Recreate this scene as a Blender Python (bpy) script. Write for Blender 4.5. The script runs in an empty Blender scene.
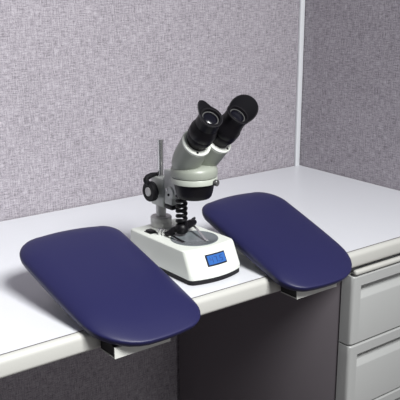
import bpy, bmesh, math
from mathutils import Vector, Matrix
PI = math.pi
scene = bpy.context.scene
col = scene.collection
DESK = 0.73            # height of the worktop above the floor

# ------------------------------------------------------------------ materials
def mat(name, rgb, rough=0.5, metal=0.0, spec=0.5, coat=0.0, bump=None, var=None, **kw):
    m = bpy.data.materials.new(name); m.use_nodes = True
    nt = m.node_tree; b = nt.nodes['Principled BSDF']
    b.inputs['Base Color'].default_value = (*rgb, 1)
    b.inputs['Roughness'].default_value = rough
    b.inputs['Metallic'].default_value = metal
    b.inputs['Specular IOR Level'].default_value = spec
    b.inputs['Coat Weight'].default_value = coat
    if bump or var:
        tc = nt.nodes.new('ShaderNodeTexCoord')
    if bump:
        sc, st = bump
        n = nt.nodes.new('ShaderNodeTexNoise'); n.inputs['Scale'].default_value = sc
        n.inputs['Detail'].default_value = 3
        bp = nt.nodes.new('ShaderNodeBump'); bp.inputs['Strength'].default_value = st
        bp.inputs['Distance'].default_value = 0.001
        nt.links.new(tc.outputs['Object'], n.inputs['Vector'])
        nt.links.new(n.outputs['Fac'], bp.inputs['Height'])
        nt.links.new(bp.outputs['Normal'], b.inputs['Normal'])
    if var:
        sc, amt = var
        n = nt.nodes.new('ShaderNodeTexNoise'); n.inputs['Scale'].default_value = sc
        n.inputs['Detail'].default_value = 4
        r = nt.nodes.new('ShaderNodeMapRange')
        r.inputs['From Min'].default_value = 0.3; r.inputs['From Max'].default_value = 0.7
        r.inputs['To Min'].default_value = 1 - amt; r.inputs['To Max'].default_value = 1 + amt
        mx = nt.nodes.new('ShaderNodeMix'); mx.data_type = 'RGBA'; mx.blend_type = 'MULTIPLY'
        mx.inputs['Factor'].default_value = 1
        mx.inputs[6].default_value = (*rgb, 1)
        nt.links.new(tc.outputs['Object'], n.inputs['Vector'])
        nt.links.new(n.outputs['Fac'], r.inputs['Value'])
        nt.links.new(r.outputs['Result'], mx.inputs[7])
        nt.links.new(mx.outputs[2], b.inputs['Base Color'])
    return m

def fabric(name, dark, light):
    """woven panel cloth: threads running across and down with slubs"""
    m = bpy.data.materials.new(name); m.use_nodes = True
    nt = m.node_tree; b = nt.nodes['Principled BSDF']; N = nt.nodes.new; L = nt.links.new
    b.inputs['Roughness'].default_value = 0.95; b.inputs['Specular IOR Level'].default_value = 0.1
    tc = N('ShaderNodeTexCoord')
    outs = []
    for s, w in (((48, 48, 430), 1.0), ((430, 430, 42), 1.0), ((340, 340, 340), 0.85), ((9, 9, 9), 0.15)):
        mp = N('ShaderNodeMapping'); mp.inputs['Scale'].default_value = s
        n = N('ShaderNodeTexNoise'); n.inputs['Scale'].default_value = 1.0; n.inputs['Detail'].default_value = 2
        L(tc.outputs['Object'], mp.inputs['Vector']); L(mp.outputs['Vector'], n.inputs['Vector'])
        mu = N('ShaderNodeMath'); mu.operation = 'MULTIPLY'; mu.inputs[1].default_value = w
        L(n.outputs['Fac'], mu.inputs[0]); outs.append((mu, w))
    acc = outs[0][0]
    for o, w in outs[1:]:
        a = N('ShaderNodeMath'); a.operation = 'ADD'
        L(acc.outputs[0], a.inputs[0]); L(o.outputs[0], a.inputs[1]); acc = a
    tot = sum(w for o, w in outs)
    r = N('ShaderNodeMapRange'); r.inputs['From Min'].default_value = tot * 0.36; r.inputs['From Max'].default_value = tot * 0.64
    L(acc.outputs[0], r.inputs['Value'])
    mx = N('ShaderNodeMix'); mx.data_type = 'RGBA'
    mx.inputs[6].default_value = (*dark, 1); mx.inputs[7].default_value = (*light, 1)
    L(r.outputs['Result'], mx.inputs['Factor']); L(mx.outputs[2], b.inputs['Base Color'])
    bp = N('ShaderNodeBump'); bp.inputs['Strength'].default_value = 0.35; bp.inputs['Distance'].default_value = 0.001
    L(r.outputs['Result'], bp.inputs['Height']); L(bp.outputs['Normal'], b.inputs['Normal'])
    return m

M = dict(
    fabric=fabric('panel_fabric', (0.165, 0.151, 0.170), (0.545, 0.512, 0.555)),
    post=mat('post_paint', (0.72, 0.74, 0.76), 0.4),
    floor=mat('carpet', (0.16, 0.145, 0.15), 0.95, bump=(300, 0.5), var=(60, 0.25)),
    laminate=mat('desk_laminate', (0.735, 0.75, 0.785), 0.36, spec=0.5, var=(500, 0.02)),
    edge=mat('edge_band', (0.54, 0.54, 0.505), 0.4, bump=(700, 0.15)),
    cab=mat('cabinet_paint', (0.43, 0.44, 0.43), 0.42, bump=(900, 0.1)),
    carcass=mat('carcass_shaded_paint', (0.19, 0.17, 0.185), 0.6, bump=(900, 0.1)),  # cabinet side's shade under the desk is put into this darker colour
    vinyl=mat('navy_vinyl', (0.0145, 0.0145, 0.068), 0.44, spec=0.38, bump=(900, 0.12)),
    board=mat('black_board', (0.012, 0.011, 0.013), 0.6),
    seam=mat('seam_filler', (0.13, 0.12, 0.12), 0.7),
    bracket=mat('bracket_paint', (0.66, 0.67, 0.63), 0.45),
    white=mat('instrument_white', (0.74, 0.77, 0.71), 0.38, bump=(1200, 0.06)),
    green=mat('instrument_green_grey', (0.31, 0.335, 0.285), 0.36, bump=(1200, 0.06)),
    ring=mat('ring_paint', (0.46, 0.49, 0.43), 0.36, bump=(1200, 0.06)),
    grey=mat('cast_grey', (0.52, 0.54, 0.52), 0.40, metal=0.1, bump=(1200, 0.15)),
    black=mat('black_plastic', (0.005, 0.0045, 0.006), 0.42, spec=0.25),
    rubber=mat('black_rubber', (0.007, 0.0065, 0.009), 0.6, spec=0.3),
    dark=mat('dark_steel', (0.10, 0.10, 0.10), 0.35, metal=0.3),
    chrome=mat('chrome', (0.72, 0.72, 0.72), 0.20, metal=0.92),
    steel=mat('brushed_steel', (0.52, 0.52, 0.51), 0.34, metal=0.25),
    stage=mat('stage_plate', (0.15, 0.17, 0.18), 0.22),
    lens=mat('lens_glass', (0.004, 0.004, 0.008), 0.22, spec=0.5),
    lcd=mat('lcd_blue', (0.030, 0.125, 0.40), 0.3),
    ink=mat('lcd_ink', (0.010, 0.040, 0.19), 0.5),
    frame=mat('lcd_frame', (0.01, 0.012, 0.03), 0.4),
)

# ------------------------------------------------------------------ helpers
def obj(name, bm, m, parent=None, angle=38, loc=(0, 0, 0)):
    bmesh.ops.recalc_face_normals(bm, faces=bm.faces)
    me = bpy.data.meshes.new(name); bm.to_mesh(me); bm.free()
    me.materials.append(M[m] if isinstance(m, str) else m)
    me.shade_smooth(); me.set_sharp_from_angle(angle=math.radians(angle))
    o = bpy.data.objects.new(name, me); col.objects.link(o)
    o.location = loc
    if parent: o.parent = parent
    return o

def thing(name, label, cat, loc, rz=0, group=None):
    o = bpy.data.objects.new(name, None); col.objects.link(o)
    o.empty_display_size = 0.05
    o.location = (loc[0], loc[1], loc[2] + DESK); o.rotation_euler = (0, 0, rz)
    o['label'] = label; o['category'] = cat
    if group: o['group'] = group
    return o

def struct(name, bm, m):
    o = obj(name, bm, m); o['kind'] = 'structure'; o.location.z += DESK
    return o

def box(bm, x0, x1, y0, y1, z0, z1, bev=0.0, seg=2):
    r = bmesh.ops.create_cube(bm, size=1)
    for v in r['verts']:
        v.co = Vector((x0 if v.co.x < 0 else x1, y0 if v.co.y < 0 else y1, z0 if v.co.z < 0 else z1))
    if bev:
        es = {e for v in r['verts'] for e in v.link_edges}
        bmesh.ops.bevel(bm, geom=list(es), offset=bev, segments=seg, profile=0.5, affect='EDGES')
    return bm

def NB(): return bmesh.new()

def frame(d):
    d = Vector(d).normalized()
    u = Vector((0, 0, 1)).cross(d)
    if u.length < 1e-4: u = Vector((1, 0, 0))
    u.normalize(); return d, u, d.cross(u)

def lathe(bm, prof, org=(0, 0, 0), axis=(0, 0, 1), n=40, caps=True):
    """prof: (distance along axis, radius)"""
    d, u, w = frame(axis); org = Vector(org); rings = []
    for t, r in prof:
        if r < 1e-6:
            rings.append([bm.verts.new(org + d * t)]); continue
        rings.append([bm.verts.new(org + d * t + (u * math.cos(2*PI*k/n) + w * math.sin(2*PI*k/n)) * r) for k in range(n)])
    for a, b in zip(rings, rings[1:]):
        for k in range(n):
            k2 = (k + 1) % n
            if len(a) == 1 and len(b) == 1: continue
            if len(a) == 1: bm.faces.new((a[0], b[k], b[k2]))
            elif len(b) == 1: bm.faces.new((a[k], a[k2], b[0]))
            else: bm.faces.new((a[k], a[k2], b[k2], b[k]))
    if caps:
        if len(rings[0]) > 1: bm.faces.new(rings[0])
        if len(rings[-1]) > 1: bm.faces.new(rings[-1])
    return bm

def tube(bm, pts, rad, n=10):
    pts = [Vector(p) for p in pts]; rings = []
    up = None
    for i, p in enumerate(pts):
        t = (pts[min(i+1, len(pts)-1)] - pts[max(i-1, 0)]).normalized()
        if up is None:
            up = Vector((0, 0, 1)) if abs(t.z) < 0.9 else Vector((1, 0, 0))
        u = (up - t * up.dot(t)).normalized(); up = u; w = t.cross(u)
        r = rad[i] if isinstance(rad, (list, tuple)) else rad
        rings.append([bm.verts.new(p + (u * math.cos(2*PI*k/n) + w * math.sin(2*PI*k/n)) * r) for k in range(n)])
    for a, b in zip(rings, rings[1:]):
        for k in range(n): bm.faces.new((a[k], a[(k+1) % n], b[(k+1) % n], b[k]))
    bm.faces.new(rings[0]); bm.faces.new(rings[-1])
    return bm

def loft(bm, loops, close=(True, True)):
    rs = [[bm.verts.new(p) for p in l] for l in loops]
    n = len(rs[0])
    for a, b in zip(rs, rs[1:]):
        for k in range(n): bm.faces.new((a[k], a[(k+1) % n], b[(k+1) % n], b[k]))
    if close[0]: bm.faces.new(rs[0])
    if close[1]: bm.faces.new(rs[-1])
    return bm

def prism_x(bm, prof, x0, x1):
    """profile of (y, z) points swept along x"""
    return loft(bm, [[(x0, y, z) for y, z in prof], [(x1, y, z) for y, z in prof]])

def arc(cy, cz, r, a0, a1, n=6):
    return [(cy + r * math.cos(math.radians(a0 + (a1-a0)*k/n)), cz + r * math.sin(math.radians(a0 + (a1-a0)*k/n))) for k in range(n+1)]

# ------------------------------------------------------------------ the setting
struct('floor', box(NB(), -4.0, 0.06, -3.6, 0.06, -DESK - 0.05, -DESK), 'floor')
struct('wall_back', box(NB(), -2.8, -0.0005, 0.0, 0.05, -DESK, 0.95), 'fabric')
struct('wall_right', box(NB(), 0.0, 0.05, -1.9, 0.05, -DESK, 0.95), 'fabric')
# pale post with a shadow gap on both sides where the two panels meet
bm = NB(); box(bm, -0.0190, -0.0030, -0.0080, -0.0003, -DESK, 0.95, 0.001)
struct('trim_1', bm, 'post')
bm = NB(); box(bm, -2.8, 0.05, -0.006, 0.056, 0.951, 0.985, 0.004)
struct('trim_2', bm, 'post')

# ------------------------------------------------------------------ worktop
FY = -0.63
TH = 0.0345
t = thing('worktop', 'long white laminate desk worktop with a rounded pale edge running into the corner', 'desk', (-1.2, -0.3, -TH))
def loc_bm(bm, t):     # meshes are drawn in desk coordinates and moved into the thing's own frame
    bmesh.ops.translate(bm, verts=bm.verts, vec=Vector((-t.location.x, -t.location.y, -(t.location.z - DESK))))
    return bm
bm = NB(); box(bm, -2.6, -0.002, FY + 0.0030, -0.006, -TH, 0.0)
obj('laminate_top', loc_bm(bm, t), 'laminate', t)
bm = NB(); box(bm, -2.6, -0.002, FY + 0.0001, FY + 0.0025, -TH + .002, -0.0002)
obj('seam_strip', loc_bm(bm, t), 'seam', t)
prof = [(FY, -TH), (FY, -0.0004)] + arc(FY - 0.0005, -0.0104, 0.0100, 90, 180, 7)[0:] + arc(FY - 0.0030, -TH + 0.0075, 0.0075, 180, 270, 6)
bm = NB(); prism_x(bm, prof, -2.6, -0.002)
obj('edge_band', loc_bm(bm, t), 'edge', t)

# ------------------------------------------------------------------ drawer pedestal under the right end
CX0, CX1, CY = -0.456, -0.076, -0.635
t = thing('drawer_cabinet', 'grey metal drawer cabinet with recessed pulls under the right end of the desk', 'cabinet', ((CX0+CX1)/2, -0.32, -DESK))
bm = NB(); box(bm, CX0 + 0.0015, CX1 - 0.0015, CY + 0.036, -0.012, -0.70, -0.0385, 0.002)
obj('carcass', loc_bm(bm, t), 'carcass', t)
bm = NB(); box(bm, CX0 + 0.012, CX1 - 0.012, CY + 0.06, -0.03, -DESK + 0.0005, -0.7005)
obj('plinth', loc_bm(bm, t), 'board', t)
bm = NB(); box(bm, CX0 + 0.0025, CX1 - 0.0025, CY - 0.004, CY + 0.0080, -0.0540, -0.0425, 0.0048, 4)
obj('top_rail', loc_bm(bm, t), 'edge', t)
bm = NB(); box(bm, CX0 + 0.004, CX1 - 0.004, CY + 0.0325, CY + 0.0355, -0.695, -0.055)
obj('frame_lip', loc_bm(bm, t), 'post', t)

def drawer_front(z0, z1):
    """thick front with rounded vertical corners and a scooped finger pull"""
    bm = NB(); r = 0.009; back = CY + 0.032; er = 0.0025
    rx0, rx1 = CX0 + 0.024, CX1 - 0.024
    zt = z1 - 0.0225; zb = zt - 0.031
    rows = [(z0, er, er), (z0 + er, 0, 0), (zb, 0, 0), (zb + 0.002, 0, 0.001), (zb + 0.011, 0, 0.013), (zb + 0.014, 0, 0.019), (zt - 0.0005, 0, 0.024), (zt, 0, 0), (z1 - er, 0, 0), (z1, er, er)]
    left = [(CX0, back)] + [(CX0 + r - r*math.cos(a), CY + r - r*math.sin(a)) for a in [PI/2*k/6 for k in range(7)]]
    right = [(CX0 + CX1 - x, y) for x, y in reversed(left)]
    def strip(cols):        # cols: list of column vertex lists
        for a, b in zip(cols, cols[1:]):
            for j in range(len(rows) - 1):
                bm.faces.new((a[j], b[j], b[j+1], a[j+1]))
    def colm(x, y, rec):
        out = []
        for z, fo, ro in rows:
            off = ro if rec else fo
            if y > back - 1e-6: off = 0
            out.append(bm.verts.new((x, y + off, z)))
        return out
    L = [colm(x, y, False) for x, y in left] + [colm(rx0, CY, False)]
    Cc = [colm(rx0 + 0.0008, CY, True), colm(rx1 - 0.0008, CY, True)]
    Rr = [colm(rx1, CY, False)] + [colm(x, y, False) for x, y in right]
    strip(L + Cc + Rr)
    allc = L + Cc + Rr
    bm.faces.new([c[0] for c in allc]); bm.faces.new([c[-1] for c in allc])
    bm.faces.new(allc[0] + allc[-1][::-1])
    return bm
for z0, z1 in ((-0.2115, -0.0575), (-0.3685, -0.2150), (-0.698, -0.3720)):
    obj('drawer', loc_bm(drawer_front(z0, z1), t), 'cab', t, 30)

# ------------------------------------------------------------------ padded arm rests
AL, PT = 0.2902, 0.0324
PZ, PY = 0.1006, -0.4146
COR = [(-0.1123, -0.0036), (0.098, 0.0036), (0.1061, 0.3124), (-0.0918, 0.3235)]
RAD = [0.0546, 0.0363, 0.0493, 0.0901]
BUL = [0.0049, 0.0006, 0.0014, 0.0011]
def plan(mirror):
    C = [Vector(c) for c in COR]; blocks = []
    n = 9
    for i in range(4):
        a, p, q = C[i], C[i-1], C[(i+1) % 4]
        d1 = (p - a).normalized(); d2 = (q - a).normalized()
        ang = math.acos(d1.dot(d2)); m = (d1 + d2).normalized()
        c = a + m * RAD[i] / math.sin(ang/2); tt = RAD[i] / math.tan(ang/2)
        s, e = a + d1*tt, a + d2*tt
        a0 = math.atan2(*(s-c).yx); a1 = math.atan2(*(e-c).yx)
        da = (a1 - a0 + PI) % (2*PI) - PI
        blocks.append([c + Vector((math.cos(a0+da*k/n), math.sin(a0+da*k/n))) * RAD[i] for k in range(n+1)])
    out = []; cen = sum(C, Vector((0, 0))) / 4
    for i in range(4):
        out += blocks[i]
        s, e = blocks[i][-1], blocks[(i+1) % 4][0]
        d = e - s; nn = Vector((d.y, -d.x)).normalized()
        if ((s+e)/2 - cen).dot(nn) < 0: nn = -nn
        for k in range(1, 12):
            w = k/12; out.append(s + d*w + nn * BUL[i]*4*w*(1-w))
    if mirror: out = [Vector((-p.x, p.y)) for p in out]
    return out
def inset(pl, d):
    n = len(pl); cen = sum(pl, Vector((0, 0))) / n; out = []
    hx = max(abs(p.x - cen.x) for p in pl); hy = max(abs(p.y - cen.y) for p in pl)
    return [Vector((cen.x + (p.x-cen.x)*(1-d/hx), cen.y + (p.y-cen.y)*(1-d/hy))) for p in pl]
def slope(p, n, t):     # pad plane (u, v, height below/above its top) into the thing's frame
    return Vector((p.x, PY - p.y*math.cos(AL) - n*math.sin(AL) - t[1], PZ - p.y*math.sin(AL) + n*math.cos(AL)))
def arm_rest(x0, dy, bx, mirror, label):
    t = thing('arm_rest', label, 'arm rest', (x0, -0.55, 0.0), 0, 'padded arm rests on the desk edge')
    off = (0, -0.55 - dy)
    pl = plan(mirror)
    lev = [(-PT, .013), (-PT+.0012, .0085), (-PT+.004, .0048), (-PT+.009, .0016), (-PT*.52, 0)]
    lev += [(-PT*.52 + PT*.52*math.sin(PI/2*k/11), .050*(1 - math.cos(PI/2*k/11))) for k in range(1, 11)] + [(0.0004, .056), (0.0010, .070), (0.0013, .086)]
    bm = NB()
    def roll(p, n):      # the padding thins towards the front edge
        w = max(0.0, (p.y - .19)/.125); k = max(0.0, 1 + n/(PT*.5))
        return n -   .0115*w*w*min(1.0, k)
    loft(bm, [[slope(p, roll(p, n), off) for p in inset(pl, d)] for n, d in lev])
    obj('cushion', bm, 'vinyl', t, 60)
    bm = NB()
    loft(bm, [[slope(p, n, off) for p in inset(pl, d)] for n, d in ((-PT-.0011, .022), (-PT-.0009, .0200), (-PT-.0001, .0200))])
    obj('base_board', bm, 'board', t)
    # wedge shaped support: one block on the desk, one hanging in front of its edge
    def under(y): return PZ - (PT+.0012)/math.cos(AL) - (PY + dy - y)*math.tan(AL)
    b0, b1 = bx - x0 - 0.0525, bx - x0 + 0.0525
    fy = -0.6855; ry = FY - 0.0120
    zb = -0.0340
    prof = [(fy, zb), (fy, under(fy) - 0.0005), (fy + 0.0020, under(fy + 0.0020) - 0.0005), (fy + 0.0020, zb + 0.0016), (ry, zb + 0.0016), (ry, zb)]
    bm = NB(); prism_x(bm, [(y + 0.55, z) for y, z in prof], b0, b1)
    fbk = obj('front_bracket', bm, 'bracket', t)
    f2 = fy + 0.0022
    prof = [(f2, zb + 0.0018), (f2, under(f2) - 0.0007), (ry, under(ry) - 0.0007), (ry, zb + 0.0018)]
    bm = NB(); prism_x(bm, [(y + 0.55, z) for y, z in prof], b0 + 0.0006, b1 - 0.0006)
    obj('bracket_hollow_shade', bm, 'board', fbk)  # black block stands in for the shade inside the hollow channel
    prof = [(-0.60, 0.0002), (-0.60, under(-0.60) - 0.0005), (-0.455, under(-0.455) - 0.0005), (-0.455, 0.0002)]
    bm = NB(); prism_x(bm, [(y + 0.55, z) for y, z in prof], b0 + 0.012, b1 - 0.012)
    obj('wedge_support', bm, 'bracket', t)
    return t
arm_rest(-0.9898, 0.0, -1.003, False, 'navy padded arm rest left of the microscope, sloping down over the desk edge')
arm_rest(-0.596, 0.0018, -0.615, True, 'navy padded arm rest right of the microscope, near the drawer cabinet')

# ------------------------------------------------------------------ stereo microscope  (x = right, -y = towards the user)
OX, OY = -0.774, -0.5139
T = thing('stereo_microscope', 'pale grey binocular microscope on a white base standing between the two arm rests', 'microscope', (OX, OY, 0), math.radians(2.0))
def P(a, l, z): return Vector((l, -a, z))
def rrect(hw, a0, a1, rf, rb, bow, z, n=6):
    """outline of the base: a0 rear, a1 front (bowed forward by bow), narrower at the rear"""
    pts = []
    def cr(cx, ca, r, s, e):
        for k in range(n+1):
            g = math.radians(s + (e-s)*k/n); pts.append([cx + r*math.cos(g), ca + r*math.sin(g)])
    cr(hw-rf, a1-rf, rf, 0, 90)
    for k in range(1, 9): pts.append([(hw-rf)*(1-2*k/9), a1])
    cr(-hw+rf, a1-rf, rf, 90, 180); cr(-hw+rb, a0+rb, rb, 180, 270); cr(hw-rb, a0+rb, rb, 270, 360)
    out = []
    for l, a in pts:
        w = max(0, (a - (a1 - 0.05)) / 0.05)
        tp = 1 - 0.03*max(0, (.03 - a)/.157)
        out.append(P(a + bow*w*(1-(l/hw)**2), l*tp - .0030, z))
    return out
bm = NB()
loft(bm, [rrect(.0600, -.128, .0683, .008, .006, .0125, .0092), rrect(.0608, -.129, .0691, .008, .006, .0125, .0104),
          rrect(.0608, -.129, .0691, .008, .006, .0125, .0175), rrect(.0606, -.129, .0680, .008, .006, .0125, .0195),
          rrect(.0600, -.128, .0510, .008, .006, .0095, .0555), rrect(.0593, -.127, .0490, .008, .006, .0090, .0584), rrect(.0573, -.125, .0458, .008, .005, .0085, .0600)])
obj('base', bm, 'white', T, 22)
bm = NB()
loft(bm, [rrect(.0595, -.127, .0672, .008, .006, .0125, .0002), rrect(.0603, -.128, .0684, .008, .006, .0125, .0012), rrect(.0603, -.128, .0684, .008, .006, .0125, .0090)])
obj('rubber_foot', bm, 'rubber', T)
bm = NB(); lathe(bm, [(.0541, .0455), (.0550, .0453), (.0553, .0443), (.0549, .0437), (.0549, .0)], P(0, 0, 0), n=64)
sp = obj('stage_plate', bm, 'stage', T)
# LCD on the sloping front
def face(l, h):      # h measured up the slope from its lower edge; returns point on the face
    a0, z0, a1, z1 = .0680, .0195, .0510, .0555
    bow0, bow1 = .0125, .0095
    k = h / math.hypot(a1-a0, z1-z0)
    bow = (bow0 + (bow1-bow0)*k) * (1 - ((l + .0030)/.060)**2)
    return P(a0 + (a1-a0)*k + bow, l, z0 + (z1-z0)*k)
nrm = Vector((0, -math.cos(math.atan2(.0188, .0360)), math.sin(math.atan2(.0188, .0360))))
def plate(bm, l0, l1, h0, h1, lift, th):
    n = 6
    loops = []
    for d in (lift, lift + th):
        lo = [face(l0 + (l1-l0)*k/n, h0) + nrm*d for k in range(n+1)] + [face(l1 + (l0-l1)*k/n, h1) + nrm*d for k in range(n+1)]
        loops.append(lo)
    loft(bm, loops)
LC0, LC1, LH0, LH1 = -.0268, .0185, .0112, .0330
bm = NB(); plate(bm, LC0, LC1, LH0, LH1, -.0004, .0014)
disp = obj('display', bm, 'frame', T)
bm = NB(); plate(bm, LC0 + .0028, LC1 - .0018, LH0 + .0026, LH1 - .0026, .0011, .0004)
obj('display_screen', bm, 'lcd', disp)
SEG = {'4': 'fgbc', '7': 'abc', '5': 'afgcd'}
bm = NB()
def digit(ch, l0, h0, w, h):
    s = .0011
    q = {'a': (l0, l0+w, h0+h-s, h0+h), 'g': (l0, l0+w, h0+h/2-s/2, h0+h/2+s/2), 'd': (l0, l0+w, h0, h0+s),
         'f': (l0, l0+s, h0+h/2, h0+h), 'e': (l0, l0+s, h0, h0+h/2), 'b': (l0+w-s, l0+w, h0+h/2, h0+h), 'c': (l0+w-s, l0+w, h0, h0+h/2)}
    for k in SEG[ch]:
        plate(bm, *q[k], .0015, .0002)
digit('4', -.0190, .0168, .0062, .0105); digit('7', -.0096, .0168, .0062, .0105); digit('5', .0034, .0168, .0062, .0105)
plate(bm, -.0010, .0004, .0168, .0181, .0015, .0002)
obj('display_digits', bm, 'ink', disp)
# switch and pegs
bm = NB(); box(bm, -.0500, -.0330, .0720, .0940, .0539, .0552, .0006); box(bm, -.0480, -.0350, .0740, .0920, .0550, .0585, .0012)
obj('power_switch', bm, 'black', T)
for a, l in ((-.058, -.038), (-.050, -.035)):
    bm = NB(); lathe(bm, [(.0538, .0034), (.0625, .0034), (.0630, .0041), (.0665, .0041), (.0672, .0034)], P(a, l, 0), n=16)
    obj('clip_post', bm, 'chrome', T)
# stage clips
def strip(bm, pts, w, th):
    pts = [Vector(p) for p in pts]; loops = []
    for i, p in enumerate(pts):
        d = (pts[min(i+1, len(pts)-1)] - pts[max(i-1, 0)]).normalized()
        s = d.cross(Vector((0, 0, 1))).normalized() * w/2; u = s.cross(d).normalized() * th/2
        loops.append([p - s - u, p + s - u, p + s + u, p - s + u])
    loft(bm, loops)
bm = NB(); strip(bm, [P(-.040, .0245, .0660), P(-.030, .0215, .0675), P(-.012, .0165, .0660), P(.012, .0095, .0605), P(.026, .0055, .0574), P(.034, .0035, .0580)], .0046, .0011)
obj('stage_clip', bm, 'chrome', T)
bm = NB(); strip(bm, [P(-.054, -.036, .0600), P(-.040, -.0350, .0615), P(-.020, -.0345, .0600), P(.004, -.034, .0574), P(.013, -.034, .0580)], .0046, .0011)
obj('stage_clip', bm, 'black', T)

# column
PA = -.105
bm = NB(); lathe(bm, [(.0540, .0205), (.0545, .0212), (.0640, .0212), (.0645, .0206), (.0650, .0212), (.0725, .0212), (.0745, .0195), (.0745, .0100)], P(PA, 0, 0))
obj('column_collar', bm, 'steel', T)
bm = NB(); lathe(bm, [(.0740, .0100), (.0990, .0100)], P(PA, 0, 0))
obj('column', bm, 'steel', T)
bm = NB(); lathe(bm, [(.1000, .0064), (.2240, .0064), (.2245, .0071), (.2275, .0071), (.2282, .0064)], P(PA, 0, 0), n=28)
obj('post', bm, 'chrome', T)
# focusing block, slide and arm
bm = NB(); box(bm, -.0130, .0140, .0790, .1200, .0985, .1550, .0022)
fb = obj('focus_block', bm, 'grey', T)
bm = NB(); box(bm, -.0050, .0050, .0772, .0795, .1005, .1530); obj('slide_gap', bm, 'black', fb)
bm = NB(); box(bm, -.0125, .0125, .0520, .0775, .1080, .1760, .0022)
obj('slide', bm, 'grey', T)
bm = NB(); box(bm, -.0190, .0190, .0200, .0560, .1300, .1630, .0050, 3)
obj('arm', bm, 'grey', T)
bm = NB(); box(bm, -.0125, .0125, -.0700+.1230, .0770, .0985, .1075, .0020)
obj('arm_bracket', bm, 'black', T)
bm = NB(); lathe(bm, [(0, .0125), (.008, .0125), (.0095, .0112)], P(-.049, -.0120, .1360), (-1, 0, 0), 32)
bo = obj('pivot_boss', bm, 'grey', T)
for da, dz, mm in ((-.0075, .006, 'chrome'), (-.002, -.004, 'black')):
    bm = NB(); lathe(bm, [(0, .0026), (.0014, .0026), (.0020, .0018)], P(-.049 + da, -.0214, .1360 + dz), (-1, 0, 0), 14)
    obj('screw', bm, mm, bo)
# coarse focus knob on the left, tension lever behind it, knob on the far side
def knob(side):
    bm = NB(); x = .0155*side
    lathe(bm, [(0, .0080), (.0060, .0080), (.0060, .0165), (.0072, .0190), (.0085, .0197), (.0170, .0197), (.0186, .0188), (.0190, .0175), (.0182, .0125), (.0180, .0)], P(-.100, x, .1300), (side, 0, 0), 48)
    k = obj('focus_knob', bm, 'rubber', T)
    bm = NB(); lathe(bm, [(.0178, .0088), (.0196, .0088), (.0202, .0078), (.0200, .0)], P(-.100, x, .1300), (side, 0, 0), 32)
    h = obj('knob_hub', bm, 'steel', k)
    return k
knob(-1); knob(1)
bm = NB(); tube(bm, [P(-.104, -.0370, .1530), P(-.107, -.030, .1570), P(-.110, -.018, .1590), P(-.114, -.006, .1580), P(-.114, .004, .1575)], [.0050, .0056, .0052, .0042, .0036], 12)
tube(bm, [P(-.104, -.0370, .1545), P(-.102, -.036, .1500), P(-.101, -.0290, .1440)], [.0052, .0056, .0048], 12)
obj('tension_lever', bm, 'rubber', T)

# coiled cord and lower lamp
bm = NB(); pts = []
turns = 6.0
for k in range(int(turns*16) + 1):
    g = 2*PI*k/16; pts.append(P(-.026 + .0082*math.cos(g), -.010 + .0082*math.sin(g), .0780 + .0590*k/(turns*16)))
tube(bm, pts, .0037, 8)
obj('coiled_cord', bm, 'black', T)
bm = NB(); lathe(bm, [(.0600, .0), (.0605, .0095), (.0650, .0130), (.0720, .0132), (.0775, .0105), (.0800, .0070), (.0805, 0)], P(-.026, -.010, 0), n=28)
tube(bm, [P(-.030, -.008, .0700), P(-.036, -.022, .0660), P(-.041, -.028, .0605)], [.0065, .0058, .0050], 14)
tube(bm, [P(-.041, -.0345, .0595), P(-.043, -.018, .0595)], [.0048, .0062], 16)
tube(bm, [P(-.026, -.006, .0720), P(-.026, .010, .0745), P(-.031, .020, .0735), P(-.037, .029, .0715)], [.0090, .0080, .0074, .0058], 14)
lamp = obj('lamp_holder', bm, 'black', T)
bm = NB(); tube(bm, [P(-.040, .0250, .0735), P(-.040, .0250, .0650)], .0036, 14); tube(bm, [P(-.033, .022, .0790), P(-.043, .035, .0770)], .0026, 10)
obj('clip_knob', bm, 'black', lamp)

# objective housing, ring and head
bm = NB(); lathe(bm, [(.1345, .0), (.1345, .0270), (.1355, .0300), (.1385, .0325), (.1450, .0345), (.1600, .0375), (.1652, .0380)], P(0, 0, 0), n=64)
ho = obj('objective_housing', bm, 'black', T)
bm = NB(); lathe(bm, [(.1338, .0), (.1338, .0150), (.1346, .0160)], P(0, 0, 0), n=40)
obj('objective_lens', bm, 'lens', ho)
bm = NB(); lathe(bm, [(.1650, .0300), (.1650, .0422), (.1657, .0432), (.1740, .0435), (.1756, .0425), (.1756, .0300)], P(0, 0, 0), n=64)
ring = obj('head_ring', bm, 'ring', T)
bm = NB(); lathe(bm, [(0, .0042), (.0050, .0042), (.0050, .0058), (.0100, .0062), (.0112, .0052), (.0112, 0)], P(.0385, .0125, .1690), Vector((.31, -.95, 0)), 28)
obj('lock_knob', bm, 'dark', T)
bm = NB(); lathe(bm, [(.1762, .0300), (.1762, .0415), (.1772, .0430), (.1800, .0437), (.1880, .0437), (.1925, .0425), (.1962, .0385), (.1985, .0300), (.2000, 0)], P(0, 0, 0), n=64)
obj('head_body', bm, 'green', T)

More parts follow.
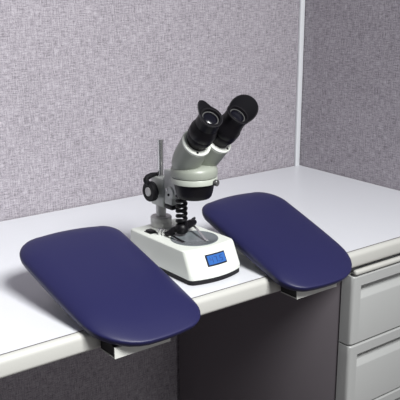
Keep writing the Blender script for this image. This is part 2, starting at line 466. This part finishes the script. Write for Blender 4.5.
def eyetube(side, base, end, capk):
    """prism housing with a pale cap, eyepiece tube and winged eyecup. capk = length of the housing"""
    base, end = Vector(base), Vector(end); d = (end - base).normalized(); full = (end - base).length
    R = .0276
    up = Vector((0, 0, 1)); up = (up - d*up.dot(d)).normalized()
    def cut(bm, c):      # the housing ends in an oblique face turned towards the user
        for v in bm.verts:
            q = v.co - c; h = q.dot(d)
            if h > -.03: v.co += d*math.tan(math.radians(6))*q.dot(up)*min(1, (h + .03)/.022)
        return bm
    bm = NB(); lathe(bm, [(-.019, R*.62), (-.016, R*.74), (-.008, R*.88), (.004, R*.965), (.018, R), (capk*.35, R), (capk*.6, R), (capk - .0055, R), (capk - .0050, R - .0006)], base, d, 56); cut(bm, base + d*capk)
    h = obj('prism_housing', bm, 'green', T)
    cb = base + d*capk
    bm = NB(); lathe(bm, [(-.0048, R - .0004), (-.0010, R), (0, R - .0010), (.0002, .0100)], cb, d, 56); cut(bm, cb)
    cap = obj('housing_cap', bm, 'white', h)
    dd, u, w = frame(d)
    for g in (70, 250) if side < 0 else (110, 290):
        g = math.radians(g)
        bm = NB(); lathe(bm, [(0, .0022), (.0008, .0022), (.0010, .0012)], cb + (u*math.cos(g) + w*math.sin(g))*(R - .0045), d, 12); cut(bm, cb)
        obj('screw', bm, 'black', cap)
    ln = full - capk
    k = ln / .071
    prof = [(-.014, .0180), (.004*k, .0190), (.010*k, .0200), (.0125*k, .0232), (.020*k, .0246), (.0215*k, .0240), (.0235*k, .0240), (.025*k, .0248), (.036*k, .0245), (.0385*k, .0226), (.048*k, .0218), (.0490*k, .0210), (.0660*k, .0208),
            (.0700*k, .0206), (.0710*k, .0196), (.0708*k, .0168), (.0660*k, .0156), (.0640*k, .0142), (.0640*k, 0)]
    bm = NB(); lathe(bm, prof, cb, d, 48, caps=False)
    e = obj('eyepiece', bm, 'black', T)
    bm = NB(); lathe(bm, [(.0640*k, .0138), (.0655*k, .0125), (.0668*k, .0070), (.0672*k, 0)], cb, d, 40, caps=False)
    obj('eye_lens', bm, 'lens', e)
    bm = NB(); lathe(bm, [(.0650*k, .0152), (.0664*k, .0152), (.0664*k, .0134), (.0650*k, .0134), (.0650*k, .0152)], cb, d, 40, caps=False)
    obj('lens_ring', bm, 'dark', e)
    # rubber eyecup with an outer wing
    out = Vector((side, 0, 0)); out = (out - d*out.dot(d)).normalized()
    nn = Vector((0, 0, 1)); nn = (nn - d*nn.dot(d)).normalized()
    n = 56; rows = []
    for s in (0, .25, .5, .75, 1.0):
        rows.append((s, 0))
    rows += [(1.0, 1), (.75, 1), (.5, 1), (.25, 1), (0, 1)]
    rings = []
    for s, inner in rows:
        rg = []
        for q in range(n):
            g = 2*PI*q/n
            c = math.cos(g - math.radians(42 if side < 0 else 25)); wing = max(0, c)**(2.2 if side < 0 else 1.0)
            hgt = .004 + (.0165 if side < 0 else .024)*wing
            rad = .0214 + s*(.0010 + .0108*wing) - (.0017 if inner else 0)
            rg.append(bm_v(cb + d*(.0600*k + .0085 + s*hgt - .002) + (out*math.cos(g) + nn*math.sin(g))*rad))
        rings.append(rg)
    bm = NB()
    rs = [[bm.verts.new(p) for p in rg] for rg in rings]
    rs.append(rs[0])
    for a, b in zip(rs, rs[1:]):
        for q in range(n): bm.faces.new((a[q], a[(q+1) % n], b[(q+1) % n], b[q]))
    obj('eyecup', bm, 'rubber', e, 50)
def bm_v(v): return v
eyetube(-1, P(-.0030, -.0180, .2035), P(.0822, -.0280, .2997), .0590)
eyetube(1, P(.0010, .0210, .2050), P(.0885, .0290, .2993), .0580)

for ch in T.children:                    # everything standing on the 60 mm high base
    if ch.name.split('.')[0] not in ('base', 'rubber_foot', 'display'): ch.location.z += .006

# ------------------------------------------------------------------ light, world, camera
def area(name, loc, target, size, power, color=(1, 1, 1), sy=None):
    l = bpy.data.lights.new(name, 'AREA'); l.energy = power; l.color = color
    l.shape = 'RECTANGLE'; l.size = size; l.size_y = sy or size
    o = bpy.data.objects.new(name, l); col.objects.link(o)
    o.location = Vector(loc) + Vector((0, 0, DESK))
    o.rotation_euler = (Vector(target) - Vector(loc)).to_track_quat('-Z', 'Y').to_euler()
    return o
key = area('key_lamp', (-0.88, -2.30, 1.95), (-1.35, -0.30, 0.05), 0.85, 38, (1.0, 1.0, 1.0))
key.data.spread = math.radians(100)
area('front_fill', (-0.40, -4.2, 0.35), (-0.9, -0.4, 0.0), 1.4, 14, (1.0, 0.98, 0.97))  # unseen fill light, added to brighten front faces and the space under the desk
w = bpy.data.worlds.new('World'); scene.world = w; w.use_nodes = True
bg = w.node_tree.nodes['Background']; bg.inputs[0].default_value = (0.86, 0.90, 1.0, 1); bg.inputs[1].default_value = 0.09

cam = bpy.data.cameras.new('Camera'); co = bpy.data.objects.new('Camera', cam); col.objects.link(co)
RX = [[0.796798, -0.604504, -0.0], [0.163118, 0.215045, 0.962874], [0.581813, 0.767027, -0.269953]]
right = Vector(RX[0]); up = Vector(RX[1]); fwd = Vector(RX[2])
m3 = Matrix((right, up, -fwd)).transposed()
co.matrix_world = Matrix.Translation(Vector([-1.6055, -1.62789, 0.525]) + Vector((0, 0, DESK))) @ m3.to_4x4()
cam.sensor_width = 36; cam.lens = 36 * 774.0 / 400.0
cam.clip_start = 0.05
scene.camera = co
vs = scene.view_settings
vs.view_transform = 'Standard'; vs.look = 'None'; vs.gamma = 1; vs.use_curve_mapping = False
vs.exposure = 0.0
